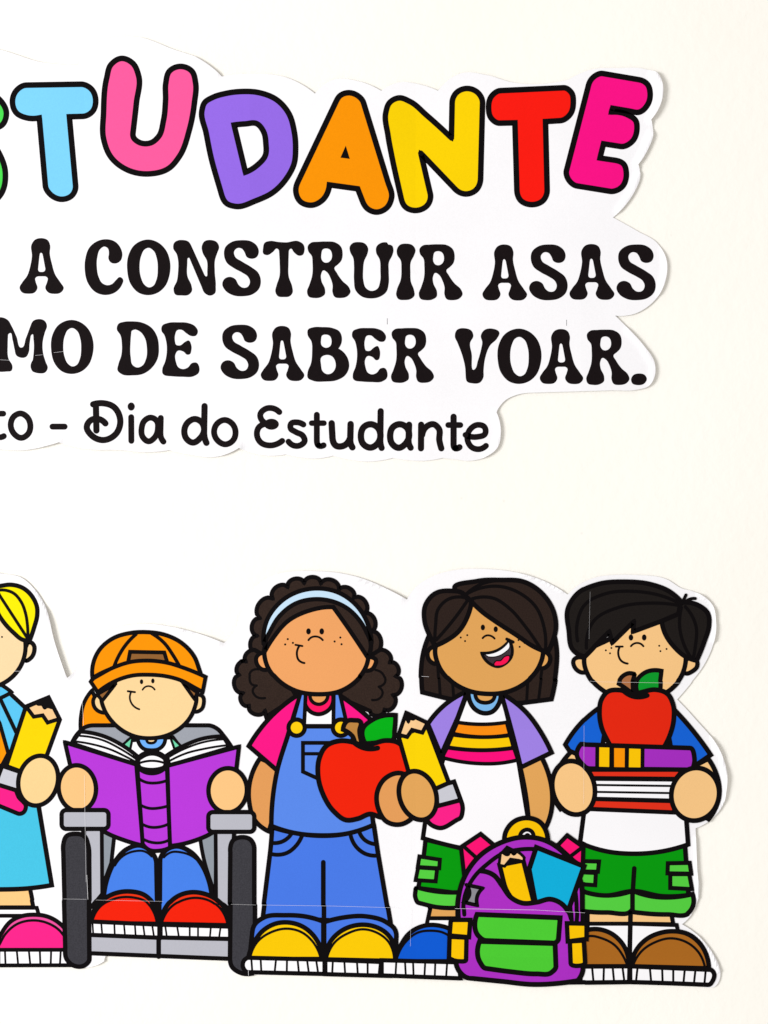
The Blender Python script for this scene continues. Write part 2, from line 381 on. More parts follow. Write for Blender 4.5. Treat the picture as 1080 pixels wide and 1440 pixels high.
r1, r2, r3, r4, q0, q2, q3, q4 = (0,325,4.5), (220,325,4.5), (440,325,4.5), (660,325,3.6), (0,440,4.5), (220,440,4.5), (440,440,4.5), (660,440,3.6)
G = {
'A': (r1, ["262,45 305,60 318,90 316,140 330,210 350,275 385,328 404,362 385,390 345,398 305,388 288,362 298,325 302,298 285,287- 245,287 225,298 228,325 238,360 222,388 180,397 140,388 125,360 142,325 172,285 192,225 203,160 201,85 220,57z", "262,138 272,155 288,240 280,256 265,259 248,256 242,242 250,165z"]),
'S': (r2, ["540,58 600,66 640,100 648,135 635,165 605,176 572,165 558,135 540,112 515,108 492,130 498,162 540,192 600,228 645,265 661,315 650,365 610,400 550,413 480,405 435,375 417,335 432,302 465,290 500,305 520,340 545,358 575,355 592,325 580,290 545,265 490,235 445,200 428,150 435,105 475,70z"]),
'C': (r1, ["672,52 730,68 765,110 775,155 762,190 730,206 700,198 687,175 690,140 683,110 662,99 635,115 617,165 614,230 625,290 648,330 680,343 710,335 735,310 760,291 779,305 770,345 735,385 675,405 610,390 560,335 537,240 540,180 570,100 615,65z"]),
'O': (r1, ["940,54 1000,72 1050,120 1076,190 1073,280 1045,350 1000,390 940,406 880,392 830,340 806,250 815,150 850,90 890,64z", "940,107 972,125 993,175 999,240 990,310 970,347 945,357 915,340 893,295 884,225 895,155 915,118z"]),
'N': (r2, ["165,57 200,65 222,95- 302,272 316,288 322,262 320,190 292,135 287,100 305,65 343,57 382,70 397,100 385,140 372,180 370,260 376,350 370,395 340,409 308,395 285,350- 215,185 204,169 196,190 198,290 222,345 225,380 205,403 160,408 118,400 109,370 130,315 138,250 138,190 128,145 107,110 115,72 135,60z"]),
'T': (r2, ["820,72 900,65 930,85 937,125 925,152 905,157 870,135 850,112 838,130 836,200 838,290 860,355 862,390 845,412 805,418 768,412 753,385 760,345 778,290 780,200 776,125 765,112 735,135 700,153 678,145 675,110 685,75 720,63 770,69z"]),
'R': (r3, ["790,84 850,90 885,115 897,160 888,205 865,230 845,248 860,280 895,330 938,372 947,400 930,425 885,438 845,430 832,400 833,360 820,315 795,275 775,265 760,290 762,330 785,385 783,415 760,432 715,438 680,428 670,400 685,355 702,300 705,220 700,175 678,145 676,110 695,92 740,86z", "790,128 815,135 829,165 822,200 800,216 778,214 765,200 762,160 770,135z"]),
'U': (r3, ["290,70 330,80 350,112 345,145 325,190 318,250 320,315 335,360 370,379 408,365 425,320 427,250 422,180 400,135 402,100 425,78 468,72! 478,86! 500,92 510,120 502,155 482,195 480,260 480,330 465,385 420,418 370,427 310,415 270,375 260,310 260,220 255,170 237,135 233,100 250,78z"]),
'I': (r3, ["590,80 630,90 649,120 640,155 620,195 617,260 620,320 640,375 642,410 620,430 580,437 540,430 527,405 532,370 555,310 560,240 555,185 533,150 532,115 550,88z"]),
'M': (q0, ["20,30 50,45 75,85 105,150 138,220 165,160 195,80 210,52 240,40 285,52 298,80 285,125 272,180 275,260 290,310 303,350 290,375 240,382 208,372! 195,345 208,300! 214,250 213,170 205,136 195,150 188,200 183,250 165,280 140,285 105,270 93,230 80,170 65,128 52,140 50,200 55,290 80,340 75,365 40,372 -20,370 -60,350 -40,300 -30,200 -40,120 -60,80 -40,40z"]),
'D': (q0, ["830,54 900,62 960,95 995,150 1006,215 998,290 960,350 905,387 840,396 770,388 745,365 750,325 768,270 772,200 762,140 740,105 750,70 785,57z", "850,107 885,118 915,155 930,220 925,290 900,335 870,346 840,330 828,280 827,180 832,120z"]),
'E': (q2, ["140,60 200,64 245,85 263,120 250,145 225,148 190,130 160,108 130,112 120,135 118,180 125,202 150,206 180,185 205,175 220,200 222,235 212,262 198,266 170,245 135,241 122,260 124,310 140,345 170,356 200,345 225,318 255,316 272,345 268,380 240,400 160,405 70,400 40,385 38,355 55,310 65,260 62,180 50,140 33,115 38,80 70,65z"]),
'B': (q3, ["60,90 120,95 170,120 184,160 178,200 162,226! 200,255 225,300 229,345 205,395 150,427 80,435 0,430 -32,412 -33,375 -12,320 -5,250 -10,180 -33,140 -30,105 0,92z", "80,138 105,145 118,175 108,212 80,221 57,208 52,170 60,143z", "85,267 120,275 142,310 140,355 118,382 90,388 62,370 52,330 55,280z"]),
'V': ((0,0,1), ["654.4,461.8 663.3,465.6 665.6,472.2 661.1,482.2 663.3,497.8 667.1,519.6 672,507 676.7,490 678.1,481.7 676.1,472 680.8,464.4 691.9,462.2 702.2,467.8 698.9,476.1 689.2,485.8 682.2,503.9 680,520.6 679.4,531.7 675.3,537.8 664.2,539.2 656.7,536.7 654.9,531.1 653.8,515.6 650,500 643.3,482.2 639.6,473.3 642.2,464.4z"]),
}
def glyph(ch, box=None, label=None):
    fr, loops = G[ch]
    letter('letter', loops, fr, 'textink', 0, label or f'black letter {ch}', fit=((0,0,0,0), box) if box else None)
glyph('A'); glyph('C'); glyph('O'); glyph('N'); glyph('S'); glyph('T')
glyph('R', (431.8, 339.7, 492.9, 419.4)); glyph('U'); glyph('I'); glyph('R')
glyph('A', (678.3, 343.9, 741.1, 422.8)); glyph('S', (743.9, 343.9, 798.1, 422.5)); glyph('A', (800.6, 343.3, 863.9, 421.9)); glyph('S', (866.7, 343.9, 921.9, 422.4))
glyph('M'); glyph('O', (71.8, 450, 131.8, 526)); glyph('D'); glyph('E')
glyph('S', (310.2, 456.7, 364.4, 533.3)); glyph('A', (366.7, 458.4, 428, 536)); glyph('B'); glyph('E', (494.9, 461.3, 545, 537.8)); glyph('R', (549.8, 461.3, 610.2, 538.6))
glyph('V'); glyph('O', (699.4, 462.2, 761.4, 540)); glyph('A', (758.9, 462.8, 820, 540.3)); glyph('R', (824.2, 463.6, 885, 541.6))
letter('full_stop', ["858,307 888,315 898,335 885,358 850,366 825,358 818,338 830,315z"], q4, 'textink')
def mono(name, fr, items, label=None):
    a = Art()
    for k, (w, s) in enumerate(items):
        pts, cl = sample(s, fr)
        if w: a.stroke(pts, cl, w/fr[2], 'textink', 0.10+0.006*k)
        else: a.fill([pts], 'textink', 0.10+0.006*k)
    o = a.build(name, text_root, org_t)
    if label: o['label'] = label
s0, s1, s2 = (0,550,4.5), (220,550,4.5), (440,550,3.6)
mono('letter', s0, [(37, "-40,143- 22,143"), (38, "-30,80- -30,260 -18,288 5,292 25,285")], 'black script letter t cut by the left edge')
mono('letter', s0, [(38, "132,142 170,162 193,215 178,272 135,296 90,270 69,212 90,160z")], 'black script letter o')
mono('hyphen', s0, [(38, "333,225- 410,225")])
mono('letter', s0, [(40, "608,100- 611,250"), (40, "590,84 650,77 720,100 762,190 735,270 650,310 580,280 550,225 578,183 625,177 668,205")], 'black script letter D with a curled stroke')
mono('letter', s0, [(38, "831,165- 832,315"), (0, "E 831 98 23 26")], 'black script letter i')
mono('letter', s0, [(38, "955,168 993,190 1000,235 978,295 940,318 905,292 897,235 915,188z"), (38, "1018,170- 1016,250 1022,300 1035,320")], 'black script letter a')
mono('letter', s1, [(40, "245,177 288,200 302,245 275,300 232,326 192,303 177,250 198,200z"), (40, "305,95- 302,260 308,305 317,328")], 'black script letter d')
mono('letter', s1, [(38, "432,183 480,207 501,260 485,312 437,337 388,313 365,260 385,206z")], 'black script letter o')
mono('letter', s1, [(38, "778,133 740,110 692,112 657,150 672,190 700,207"), (38, "690,208 648,230 636,275 660,325 720,344 765,334 796,315"), (0, "E 728 210 47 35")], 'black script letter E with a loop')
mono('letter', s1, [(38, "930,212 890,198 852,207 849,235 880,258 928,285 938,315 910,343 870,345 836,320")], 'black script letter s')
mono('letter', s1, [(38, "1015,150- 1015,305 1028,346 1058,343"), (36, "982,203- 1060,203")], 'black script letter t')
mono('letter', s2, [(33, "95,163- 99,235 118,277 155,277 190,232"), (33, "191,167- 189,250 200,285")], 'black script letter u')
mono('letter', s2, [(33, "290,168 325,182 342,222 330,262 290,286 255,268 243,225 258,182z"), (32, "343,102- 341,250 348,288")], 'black script letter d')
mono('letter', s2, [(33, "440,168 475,185 487,222 470,265 432,287 402,268 391,225 405,183z"), (32, "487,170- 484,250 495,287")], 'black script letter a')
mono('letter', s2, [(32, "548,170- 547,290"), (32, "553,222 575,180 610,168 637,190 640,250 650,290")], 'black script letter n')
mono('letter', s2, [(32, "712,130- 712,255 722,290 742,284"), (30, "685,172- 746,172")], 'black script letter t')
mono('letter', s2, [(30, "772,222 830,232 872,215 868,182 835,171 795,195 782,245 805,285 842,294 876,277")], 'black script letter e')
# printer's cut marks left between the glued sheets, and a thin crease
for i, (x, y0, y1) in enumerate([(544.6, 448, 456), (796.7, 450, 458)]):
    a = Art(); a.stroke([(x, y0), (x, y1)], False, 0.55, 'ink', 0.09); a.build('crop_mark', text_root, org_t)
def seam(root, org, lines, z):
    for pts, w in lines:
        a = Art(); P = []
        for (x0, y0), (x1, y1) in zip(pts, pts[1:]):
            n = max(1, int(math.hypot(x1-x0, y1-y0)/4)); P += [(x0+(x1-x0)*i/n, y0+(y1-y0)*i/n) for i in range(n)]
        P.append(pts[-1]); a.stroke(P, False, w*0.62, 'white', z); a.build('sheet_joint', root, org)
seam(text_root, org_t, [([(0,506),(18,507)], .35), ([(50,500),(60,499)], .35), ([(76,496),(92,494)], .35)], 0.2)

# ------------------------------------------------------------------ children cut-out
KID_SIL = """-60,790 -20,800 0,806 30,812 50,830 63,850 78,903 95,953! 112,935 125,905 150,888 175,880 205,877 240,881 280,891 315,904! 328,890 340,860 352,835 378,812
420,803 445,803 473,805 512,814 545,828 573,843! 585,826 610,810 645,801 682,800 727,805 766,817 799,836! 815,822 840,811 866,808 893,808 938,814 960,827 975,831
990,838 1002,850 1007,873 1003,907 992,932 970,962 952,983! 979,1012 1010,1051 1021,1082 1021,1110 1016,1132 1004,1148 978,1164! 980,1222 982,1262 971,1286
958,1299! 982,1316 1002,1341 1011,1361 1011,1376 1005,1386 985,1387 927,1384.5 850,1382 807,1383 747,1386 703,1382 658,1376 614,1374.5 564,1374.5 500,1372.5 453,1372
376,1371 348,1370 331,1369 321,1361 317,1350 227,1348 167,1343.5 150,1343.5 147.5,1351! 138,1356.5 127,1360 100,1359.5 0,1359 -60,1358!z"""
org_k = (W(540, 1370)[0], 0.0, W(540, 1370)[1])
kid_root = empty('schoolchildren_banner', org_k)
kid_root['label'] = 'long white paper cut-out printed with a row of cartoon schoolchildren, below the lettering'
kid_root['category'] = 'banner'
sil, _ = sample(KID_SIL.replace('\n', ' '), (0, 0, 1), 3)
KX, KY = [118, 350, 582, 822], [943, 1264]
def kid_warp(x, y):
    dx = 0; dy = 0
    if y > 1264+0.021*x: dx += 0.9 if x > 300 else -0.7
    elif y > 943+0.016*x: dx += 0.0
    else: dx -= 0.8 if x > 340 else 0.0
    if x > 822: dy += 0.5
    return x+dx, y+dy
WARP = kid_warp
ART = """
#blonde printed_girl | printed blonde girl in a light blue dress holding a pencil
@ 0 1230 6
leg | leg1 | 5.5 | -80,110! 255,115! 287,275! -80,275!z
sock | page | 5 | -80,278! 316,278! 335,345! -80,345!z
shoe | shoe1 | 5.5 | -30,630! -15,560 20,490 100,390 200,345 290,336 400,350 490,395 545,445 590,520 610,630!z
+ | shoe1t | 3.3 | -12,630! 0,590 55,495 150,415 290,384 415,410 500,462 560,540 600,630!z
sole | page | 5 | -80,632! 620,632! 620,762! -80,764!z
+ | - | 2.6 | 0,645- 0,745
+ | - | 2.6 | 48,645- 52,745
+ | - | 2.6 | 148,645- 158,745
+ | - | 2.6 | 250,645- 260,745
+ | - | 2.6 | 342,645- 346,745
+ | - | 2.6 | 437,645- 434,745
+ | - | 2.6 | 518,645- 512,745
@ 0 0 1
skirt | skirt | 6 | -40,1110! 54,1130! 73,1244.5! 40,1249 0,1250.5 -40,1250!z
@ 0 950 6.545
sleeve | sky | 5.5 | -200,60! 90,160! 240,300! 120,830! -200,900!z
+ | - | 5 | 5,215- 152,525
+ | orange | 5 | -60,330! 0,440! 78,715! 20,825! -90,850!z
collar | sky | 5 | -100,40! 0,78! 50,108 108,152! 30,195 -60,230!z
#pencil1 printed_pencil | printed yellow pencil held by the blonde girl
eraser | eraser | 5.5 | -60,990! 150,1055! 170,1110 240,1210 215,1260 165,1268 -60,1175!z
ferrule | ferrule | 5.5 | 22,830! 200,890! 170,1060! -40,995!z
barrel | pencil | 5.5 | 240,285! 448,200! 552,405! 430,740! 300,920! 60,832!z
point | wood | 5 | 245,288! 448,202! 548,398! 440,432! 395,365! 312,378!z
+ | ink | 2 | 330,250! 450,205! 500,305! 470,300 440,292 412,305 385,272 350,270z
#blonde
hand | hand1 | 5.8 | E 353 966 180 232 14
@ 0 800 8
ear | skin1 | 5.5 | 310,835 350,828 385,865 388,920 350,1000 285,1030 270,960z
face | skin1 | 5.6 | E -180 870 470 470
+ | ink | 0 | E 25 765 11 11
hair | blonde | 5.6 | -400,400! -300,250 -150,205 0,192 120,178 260,215 370,320 418,430 420,520 385,660 335,805! 270,800 150,712 60,618 0,535 -60,420 -200,300!z
+ | - | 4 | -40,225- 0,300- 318,790
+ | - | 4 | -20,240 50,238 150,270 240,370 290,500 310,620 316,760
#boy2 printed_boy | printed boy in an orange cap reading in a wheelchair
@ 110 870 5.4
cap_back | cap | 5 | 105,545! 45,640 22,740 20,850! 260,850! 260,760 200,700z
#wheelchair printed_wheelchair | printed grey wheelchair with dark wheels
@ 80 1010 3.857
backrest | grey | 5.4 | 82,135! 118,78 150,50 200,38- 820,38 872,58 905,95 950,160! 900,300! 120,300!z
@ 0 1100 3
side_panel | dgrey | 5 | 425,200! 482,230! 470,340! 440,420! 428,490!z
side_panel | dgrey | 5 | 845,235! 912,205! 910,480! 893,430 862,330z
post | lgrey | 5 | 348,190! 430,190! 432,470! 375,540! 368,300!z
post | lgrey | 5 | 910,190! 988,190! 972,540! 912,490!z
footrest | lgrey | 5.5 | 372,630! 970,650! 970,744! 372,720!z
+ | - | 6 | 672,650- 672,735
#boy2
trouser_leg | jean2 | 6 | 438,500! 452,410 485,335 535,282 590,266 638,292 660,340- 665,600! 438,600!z
+ | - | 3 | 486,350 520,310 565,291 610,291 640,312
trouser_leg | jean2 | 6 | 895,500! 878,405 850,345 800,290 742,270 700,287 676,330- 674,600! 895,600!z
+ | - | 3 | 850,350 812,312 765,295 722,295 692,316
shoe | redshoe | 6 | 384,592! 400,540 440,492 500,464 550,460 610,475 650,515 672,594!z
+ | redshoet | 3.2 | 392,588! 420,530 480,492 560,485 620,505 650,545 664,592!z
shoe | redshoe | 6 | 680,594! 700,530 742,485 800,464 860,469 920,500 955,550 968,602!z
+ | redshoet | 3.2 | 686,592! 720,530 780,494 832,487 890,502 932,538 957,598!z
sole | page | 5.6 | 372,586! 675,600! 675,655! 385,643 362,630 360,605z
+ | - | 2.4 | 393,592- 396,636
+ | - | 2.4 | 430,594- 434,640
+ | - | 2.4 | 485,598- 487,642
+ | - | 2.4 | 526,600- 530,644
+ | - | 2.4 | 572,602- 575,646
+ | - | 2.4 | 607,604- 613,647
+ | - | 2.4 | 645,604- 652,648
sole | page | 5.6 | 680,600! 970,608 990,622 988,647 970,660 680,654!z
+ | - | 2.4 | 700,606- 706,648
+ | - | 2.4 | 750,607- 757,650
+ | - | 2.4 | 803,608- 803,651
+ | - | 2.4 | 838,609- 838,652
+ | - | 2.4 | 892,611- 888,653
+ | - | 2.4 | 928,612- 922,654
+ | - | 2.4 | 962,614- 965,654
#wheelchair
wheel | wheel | 5.8 | 268,262 282,226 320,217 356,226 372,262 377,330- 380,745 362,770 305,768 284,745 278,690- 268,300z
wheel | wheel | 5.8 | 972,275 985,243 1020,231 1055,240 1073,280- 1073,640! 1060,806! 1010,802 975,775 968,740- 972,300z
#boy2
@ 110 870 5.4
shirt | page | 5 | 380,925! 720,900! 800,1010! 640,1100! 440,1100! 330,985!z
+ | mint | 3.2 | 338,958! 418,885! 396,992!z
+ | mint | 3.2 | 694,880! 782,966! 732,990!z
+ | collar | 5 | 452,905! 662,900! 650,955 610,990 555,998 495,985 462,945z
+ | skin2 | 3.5 | 520,905! 595,905! 580,938 555,944 530,938z
ear | skin2 | 5 | 140,580 118,610 122,665 165,706 215,708 190,640z
ear | skin2 | 5 | 900,580 945,590 954,640 935,688 880,702 885,640z
face | skin2 | 5.4 | 178,590 200,690 255,775 340,850 440,895 545,907 650,893 750,848 830,778 880,690 897,590 800,480 545,420 280,470z
+ | capdark | 4.5 | 145,575! 285,495! 185,622!z
+ | capdark | 4.5 | 795,485! 905,560! 885,612!z
+ | ink | 0 | E 482 478 13 19
+ | ink | 0 | E 568 472 13 19
+ | - | 2.2 | 490,539 515,515 555,515 582,538
+ | - | 2.4 | 402,558 393,600 415,655 465,687
+ | - | 2.6 | 378,550- 432,557
cap | cap | 5.4 | 110,450! 113,350 160,240 260,152 400,108 520,102 650,120 780,180 880,285 925,400 930,440! 780,370 540,330 280,370z
+ | - | 4.6 | 440,118 365,195 305,290 275,360
+ | - | 4.6 | 560,112 655,185 720,275 770,360
+ | capdark | 5 | 395,251! 655,256! 680,340! 540,320 378,340!z
+ | cap | 5.2 | 97,478! 130,445 270,370 400,328 530,318 680,335 800,372 968,442!- 946,555!- 890,525 780,467 660,435 530,425 420,430 300,465 150,558!- 97,478!z
#wheelchair
@ 80 1010 3.857
#book2 printed_book | printed purple book held open
page_block | page | 5.2 | 82,135! 128,72! 240,92 345,140 448,215! 432,250!z
+ | - | 2.8 | 128,95 240,115 345,165 440,228
+ | - | 2.8 | 100,125 200,142 300,172 360,200 432,238
page_block | page | 5.2 | 598,200! 690,148 800,108 902,98! 940,158! 610,255!z
+ | - | 2.8 | 600,215 700,162 800,128 915,113
+ | - | 2.8 | 605,235 700,190 800,165 930,145
cover | book | 5.6 | 45,130! 432,250! 468,690! 380,665 255,612 130,500!z
cover | book | 5.6 | 600,257! 988,153! 945,520! 850,615 740,665 612,692!z
spine | book | 5.4 | 438,275! 598,268! 615,700! 560,717 500,712 466,680!z
+ | - | 3.8 | 440,322 480,345 540,350 602,335
+ | - | 3.8 | 455,470 500,487 560,485 602,475
+ | - | 3.8 | 462,572 500,588 560,588 605,573
+ | - | 3.8 | 470,655 520,673 570,673 608,660
+ | ink | 0 | E 515 198 62 26
+ | page | 6.6 | E 516 240 78 55
+ | - | 3 | 442,245 516,230 592,245
+ | - | 3 | 458,218 516,196 575,216
+ | - | 3 | 450,262 516,274 584,260
#boy2
hand | hand2 | 5.8 | E 112 378 101 124 -6
hand | hand2 | 5.8 | E 927 390 104 120 4
#wheelchair
+ignore
@ 80 1010 3.857
armrest | lgrey | 5.6 | R 27 497 281 599 24
+ | - | 5 | 147,602- 147,640
armrest | lgrey | 5.6 | R 822 508 1071 615 24
+ | - | 5 | 962,618- 962,650
#girl3 printed_girl | printed curly haired girl in blue overalls
@ 320 780 3.6
curly_hair | brown | 5.4 | C 150,500 152,410 166,321 232,222 307,163 391,143 476,145 566,178 643,217 698,297 732,387 745,500/ 450,600/z
hair_puff | brown | 5.4 | C 195,820/ 190,790 108,765 78,700 58,608 95,540 155,490/ 260,560/ 350,720/z
+ | - | 3 | 160,580 125,588 112,625 122,655 148,662
+ | - | 3 | 148,662 128,685 142,715 190,725
hair_puff | brown | 5.4 | C 760,490 825,545 855,615 838,710 795,785 720,790/ 560,720/ 650,560/z
+ | - | 3 | 752,583 790,605 796,648 765,668
+ | - | 3 | 765,668 785,700 768,728 732,735
arm | arm3 | 6 | 165,1030! 118,1130 110,1250 140,1345 210,1400! 300,1090!z
sleeve | shirt3 | 6 | 372,700! 240,800 108,968! 252,1092! 340,800!z
sleeve | shirt3 | 6 | 550,700! 640,762 728,838! 650,920! 600,850!z
shirt | page | 5 | 375,690! 550,690! 550,880! 380,880!z
+ | neckpink | 5.4 | 393,700! 532,700! 525,770 490,800 462,807 430,800 400,772z
+ | arm3 | 4.6 | 418,700! 508,700! 498,740 462,757 428,742z
overalls | bib | 6 | 320,868! 600,868! 690,1000! 720,1200! 738,1370! 600,1412 460,1420 340,1408 222,1372! 250,1100 310,900z
+ | bib | 5 | 382,952! 540,952! 540,1170! 470,1138! 382,1098!z
+ | - | 4.4 | 385,1007- 500,1007
+ | bib | 5 | 370,700! 396,700! 388,862! 325,862!z
+ | bib | 5 | 538,700! 568,700! 605,862! 536,862!z
button | button | 5.6 | E 350 875 41 41
button | button | 5.6 | E 574 875 41 41
@ 320 1120 3.6
trousers | pants | 6 | 226,155! 214,300- 176,610! 822,640!- 762,290- 740,142! 600,188 470,198 340,184z
+ | - | 5.2 | 224,234 270,230 310,205 328,180
+ | - | 5.2 | 220,290 300,285 350,245 378,195
+ | - | 5.2 | 665,172 690,215 745,240
+ | - | 5.2 | 622,190 650,252 700,290 760,298
+ | pants | 6 | 482,632! 482,810! 110,810! 122,690 132,652 180,612 290,600 400,608z
+ | pants | 6 | 486,635! 580,612 700,606 800,635 845,675 850,720! 850,820! 486,820!z
+ | - | 6 | 485,332- 485,800
shoe | shoe3 | 6 | 102,818! 130,740 180,675 250,640 310,637 390,665 445,720 480,818!z
+ | shoe3 | 3.2 | 112,816! 148,735 220,685 290,668 370,685 425,730 468,816!z
shoe | shoe3 | 6 | 490,820! 520,730 580,675 660,649 730,654 800,690 840,750 848,830!z
+ | shoe3 | 3.2 | 500,818! 540,737 605,692 680,671 750,687 808,730 840,826!z
sole | page | 5.6 | 100,815! 488,825! 488,897! 100,888 78,868 80,830z
+ | - | 2.6 | 118,825- 122,880
+ | - | 2.6 | 165,826- 168,882
+ | - | 2.6 | 242,828- 236,885
+ | - | 2.6 | 298,828- 297,886
+ | - | 2.6 | 352,829- 358,887
+ | - | 2.6 | 400,830- 408,888
+ | - | 2.6 | 446,830- 455,889
sole | page | 5.6 | 492,825! 820,838! 820,907! 492,898!z
+ | - | 2.6 | 530,832- 527,890
+ | - | 2.6 | 588,833- 592,892
+ | - | 2.6 | 652,835- 656,895
+ | - | 2.6 | 706,838- 706,896
+ | - | 2.6 | 768,840- 762,898
@ 320 780 3.6
ear | skin3 | 5.4 | 180,498 152,515 156,560 185,582 215,575 205,520z
ear | skin3 | 5.4 | 735,520 752,530 748,560 730,582 700,585 705,520z
face | skin3 | 5.8 | 190,480 203,560 255,632 345,688 460,706 570,690 660,630 708,555 716,480 640,330 530,260 400,270 280,350z
+ | ink | 0 | E 413 388 12 16
+ | ink | 0 | E 480 388 12 16
+ | - | 2.6 | 413,432 430,417 465,417 485,432
+ | - | 2.8 | 366,462 354,500 365,535 392,548
+ | - | 2.6 | 347,456- 382,462
+ | ink | 0 | E 308 427 5.5 5.5
+ | ink | 0 | E 295 454 5.5 5.5
+ | ink | 0 | E 334 446 5.5 5.5
+ | ink | 0 | E 574 419 5.5 5.5
+ | ink | 0 | E 545 439 5.5 5.5
+ | ink | 0 | E 580 453 5.5 5.5
fringe | brown | 5.6 | 192,490! 205,400 280,285 400,228 480,225 560,235 650,290 705,380 728,470 712,520! 640,410 538,265!- 520,265 420,282 310,335 235,420z
headband | band | 5.6 | 186,450! 200,340 285,228 430,172 560,190 660,262 712,350 731,445! 715,410 680,345 610,272 530,235 450,225 350,246 265,312 212,400z
#apple3 printed_apple | printed large red apple with a green leaf
stem | stem | 6 | 585,885! 605,842 655,838 672,845 668,890 690,975! 660,970 630,915z
leaf | leaf | 6 | 686,880 735,835 850,812! 845,890 838,935 790,945 698,955!z
flesh | apple | 6.4 | 690,968 640,950 570,942 500,968 465,1030 458,1110 485,1215 540,1300 600,1342 660,1335 720,1312 790,1330 900,1200 935,1080! 905,1000 870,955 800,940 740,955z
+ | - | 6.4 | 630,940 690,978 760,978
#girl3
hand | arm3 | 6.2 | 875,1105 800,1130 758,1200 765,1290 805,1350 870,1365 930,1335 960,1250 940,1150z
#girl4 printed_girl | printed dark haired girl in a purple cardigan laughing
@ 560 790 3.6
back_hair | hair4 | 6 | 165,360! 132,450 118,560 122,660! 250,692! 400,715! 620,715! 775,695! 800,560 805,450 790,360!z
+ | - | 3.8 | 203,530- 212,670
+ | - | 3.8 | 275,610- 280,680
+ | - | 3.8 | 656,590- 650,700
+ | - | 3.8 | 730,540- 710,698
@ 540 1130 3.375
leg | skin4 | 5.4 | 220,480! 345,480! 345,545! 206,545!z
sock | page | 5.2 | 206,543! 345,543! 345,620! 190,620!z
shoe | shoe4 | 5.8 | 48,745! 72,680 120,612 190,578 260,578 320,602 350,660 350,745!z
+ | shoe4t | 3.2 | 56,742! 100,655 160,610 220,602 280,612 330,650 350,742!z
sole | page | 5.6 | -14,742! 350,752! 360,828! -14,814!z
+ | - | 2.6 | 55,755- 52,806
+ | - | 2.6 | 97,756- 100,808
+ | - | 2.6 | 135,757- 137,810
+ | - | 2.6 | 192,758- 189,812
+ | - | 2.6 | 240,759- 238,813
+ | - | 2.6 | 296,760- 292,815
shorts | gdark | 5.8 | 197,170! 420,225! 400,430! 162,400! 188,250z
+ | glight | 5.8 | 162,398! 250,416 380,418! 380,490! 250,490 165,470 149,445 150,405z
+ | glight | 5.2 | 168,250! 265,265! 262,306! 160,300!z
+ | glight | 5.2 | 162,302! 252,308! 245,368! 150,362!z
@ 560 790 3.6
shirt | page | 5.8 | 340,690! 230,990! 140,1290! 125,1398! 220,1425 330,1450 450,1470! 690,1470! 655,1290! 610,1020! 530,690!z
+ | orange4 | 4.8 | 300,812! 420,822 548,812! 565,875! 420,886 275,868!z
+ | yellow4 | 4.8 | 275,875! 420,887 566,878! 583,940! 420,952 248,937!z
+ | pink4 | 4.8 | 248,940! 420,954 585,942! 605,1002! 520,1018 400,1020 222,990!z
arm | skin4 | 6 | 615,1030! 725,990! 762,1080 779,1180 770,1280 740,1355! 662,1340! 645,1180z
cardigan | lav | 6 | 350,655! 250,712 150,820! 216,978! 300,790!z
+ | lav | 6 | 520,665! 650,765 720,860 775,965! 620,1040! 575,860z
neckband | blue4 | 6 | 355,655! 518,655! 508,720 472,760 435,766 388,745 362,705z
+ | skin4 | 5 | 390,655! 488,655! 478,700 440,713 402,700z
ear | skin4 | 5.6 | 190,430 158,445 162,500 195,515 215,480z
ear | skin4 | 5.6 | 735,455 768,475 765,515 725,538 712,490z
face | skin4 | 6 | 192,430 205,520 262,598 350,650 450,668 560,655 655,603 715,530 735,440 560,330 375,210 270,350z
+ | ink | 0 | E 431 332 11 15
+ | ink | 0 | E 496 341 11 15
+ | - | 2.6 | 430,386 448,373 470,374 490,388
+ | mouth | 4 | 425,462! 500,450 565,398! 578,430 575,480 545,515 510,530 465,515 438,488z
+ | page | 1.2 | 437,467! 500,455 562,404! 567,430 540,460 495,480 458,480!z
+ | tongue | 1.5 | 487,522 497,502 520,500 540,480 565,476 562,500 540,520 512,527z
+ | - | 4 | 552,391- 584,406
+ | ink | 0 | E 319 383 5 5
+ | ink | 0 | E 352 371 5 5
+ | ink | 0 | E 341 401 5 5
+ | ink | 0 | E 611 396 5 5
+ | ink | 0 | E 642 411 5 5
+ | ink | 0 | E 617 430 5 5
fringe | hair4 | 6 | 290,140 400,98 520,92 640,102 735,165 788,250 800,340 785,400 758,458! 690,430 600,370 500,305 430,255 372,200! 340,170!z
+ | hair4 | 6 | 350,185! 330,160 270,147 190,160 142,215 136,300 160,370 190,425! 240,402 310,350 352,280 374,200!z
+ | - | 4.2 | 335,180 255,190 205,240 192,320 188,400
+ | - | 4.2 | 350,200 285,290 195,395
+ | - | 4.2 | 375,188 480,183 570,240 640,320 722,438
+ | - | 4.2 | 345,165 430,130 520,125 620,160 700,230 740,330 748,440
+ | - | 4.2 | 345,165 430,110 530,96
#pencil4 printed_pencil | printed yellow pencil held by the laughing girl
eraser | eraser | 5.8 | 212,1222! 315,1205! 325,1260 308,1300 200,1345 150,1312z
ferrule | ferrule | 5.8 | 180,1140! 282,1112! 316,1205! 200,1235!z
barrel | pencil | 5.8 | 2,885! 145,825! 256,1118! 150,1165! 60,1090!z
point | wood | 5.2 | 40,764! 2,875! 45,886! 70,850! 122,864! 148,815!z
+ | ink | 2 | 40,762! 18,815! 40,800 52,815 62,797 75,800 92,785!z
#girl4
hand | skin4 | 6.2 | E 99 1182 92 126 -18
#boy5 printed_boy | printed black haired boy carrying books and an apple
@ 760 1130 3.6
leg | skin5 | 5.4 | 235,530! 455,530! 450,608! 235,608!z
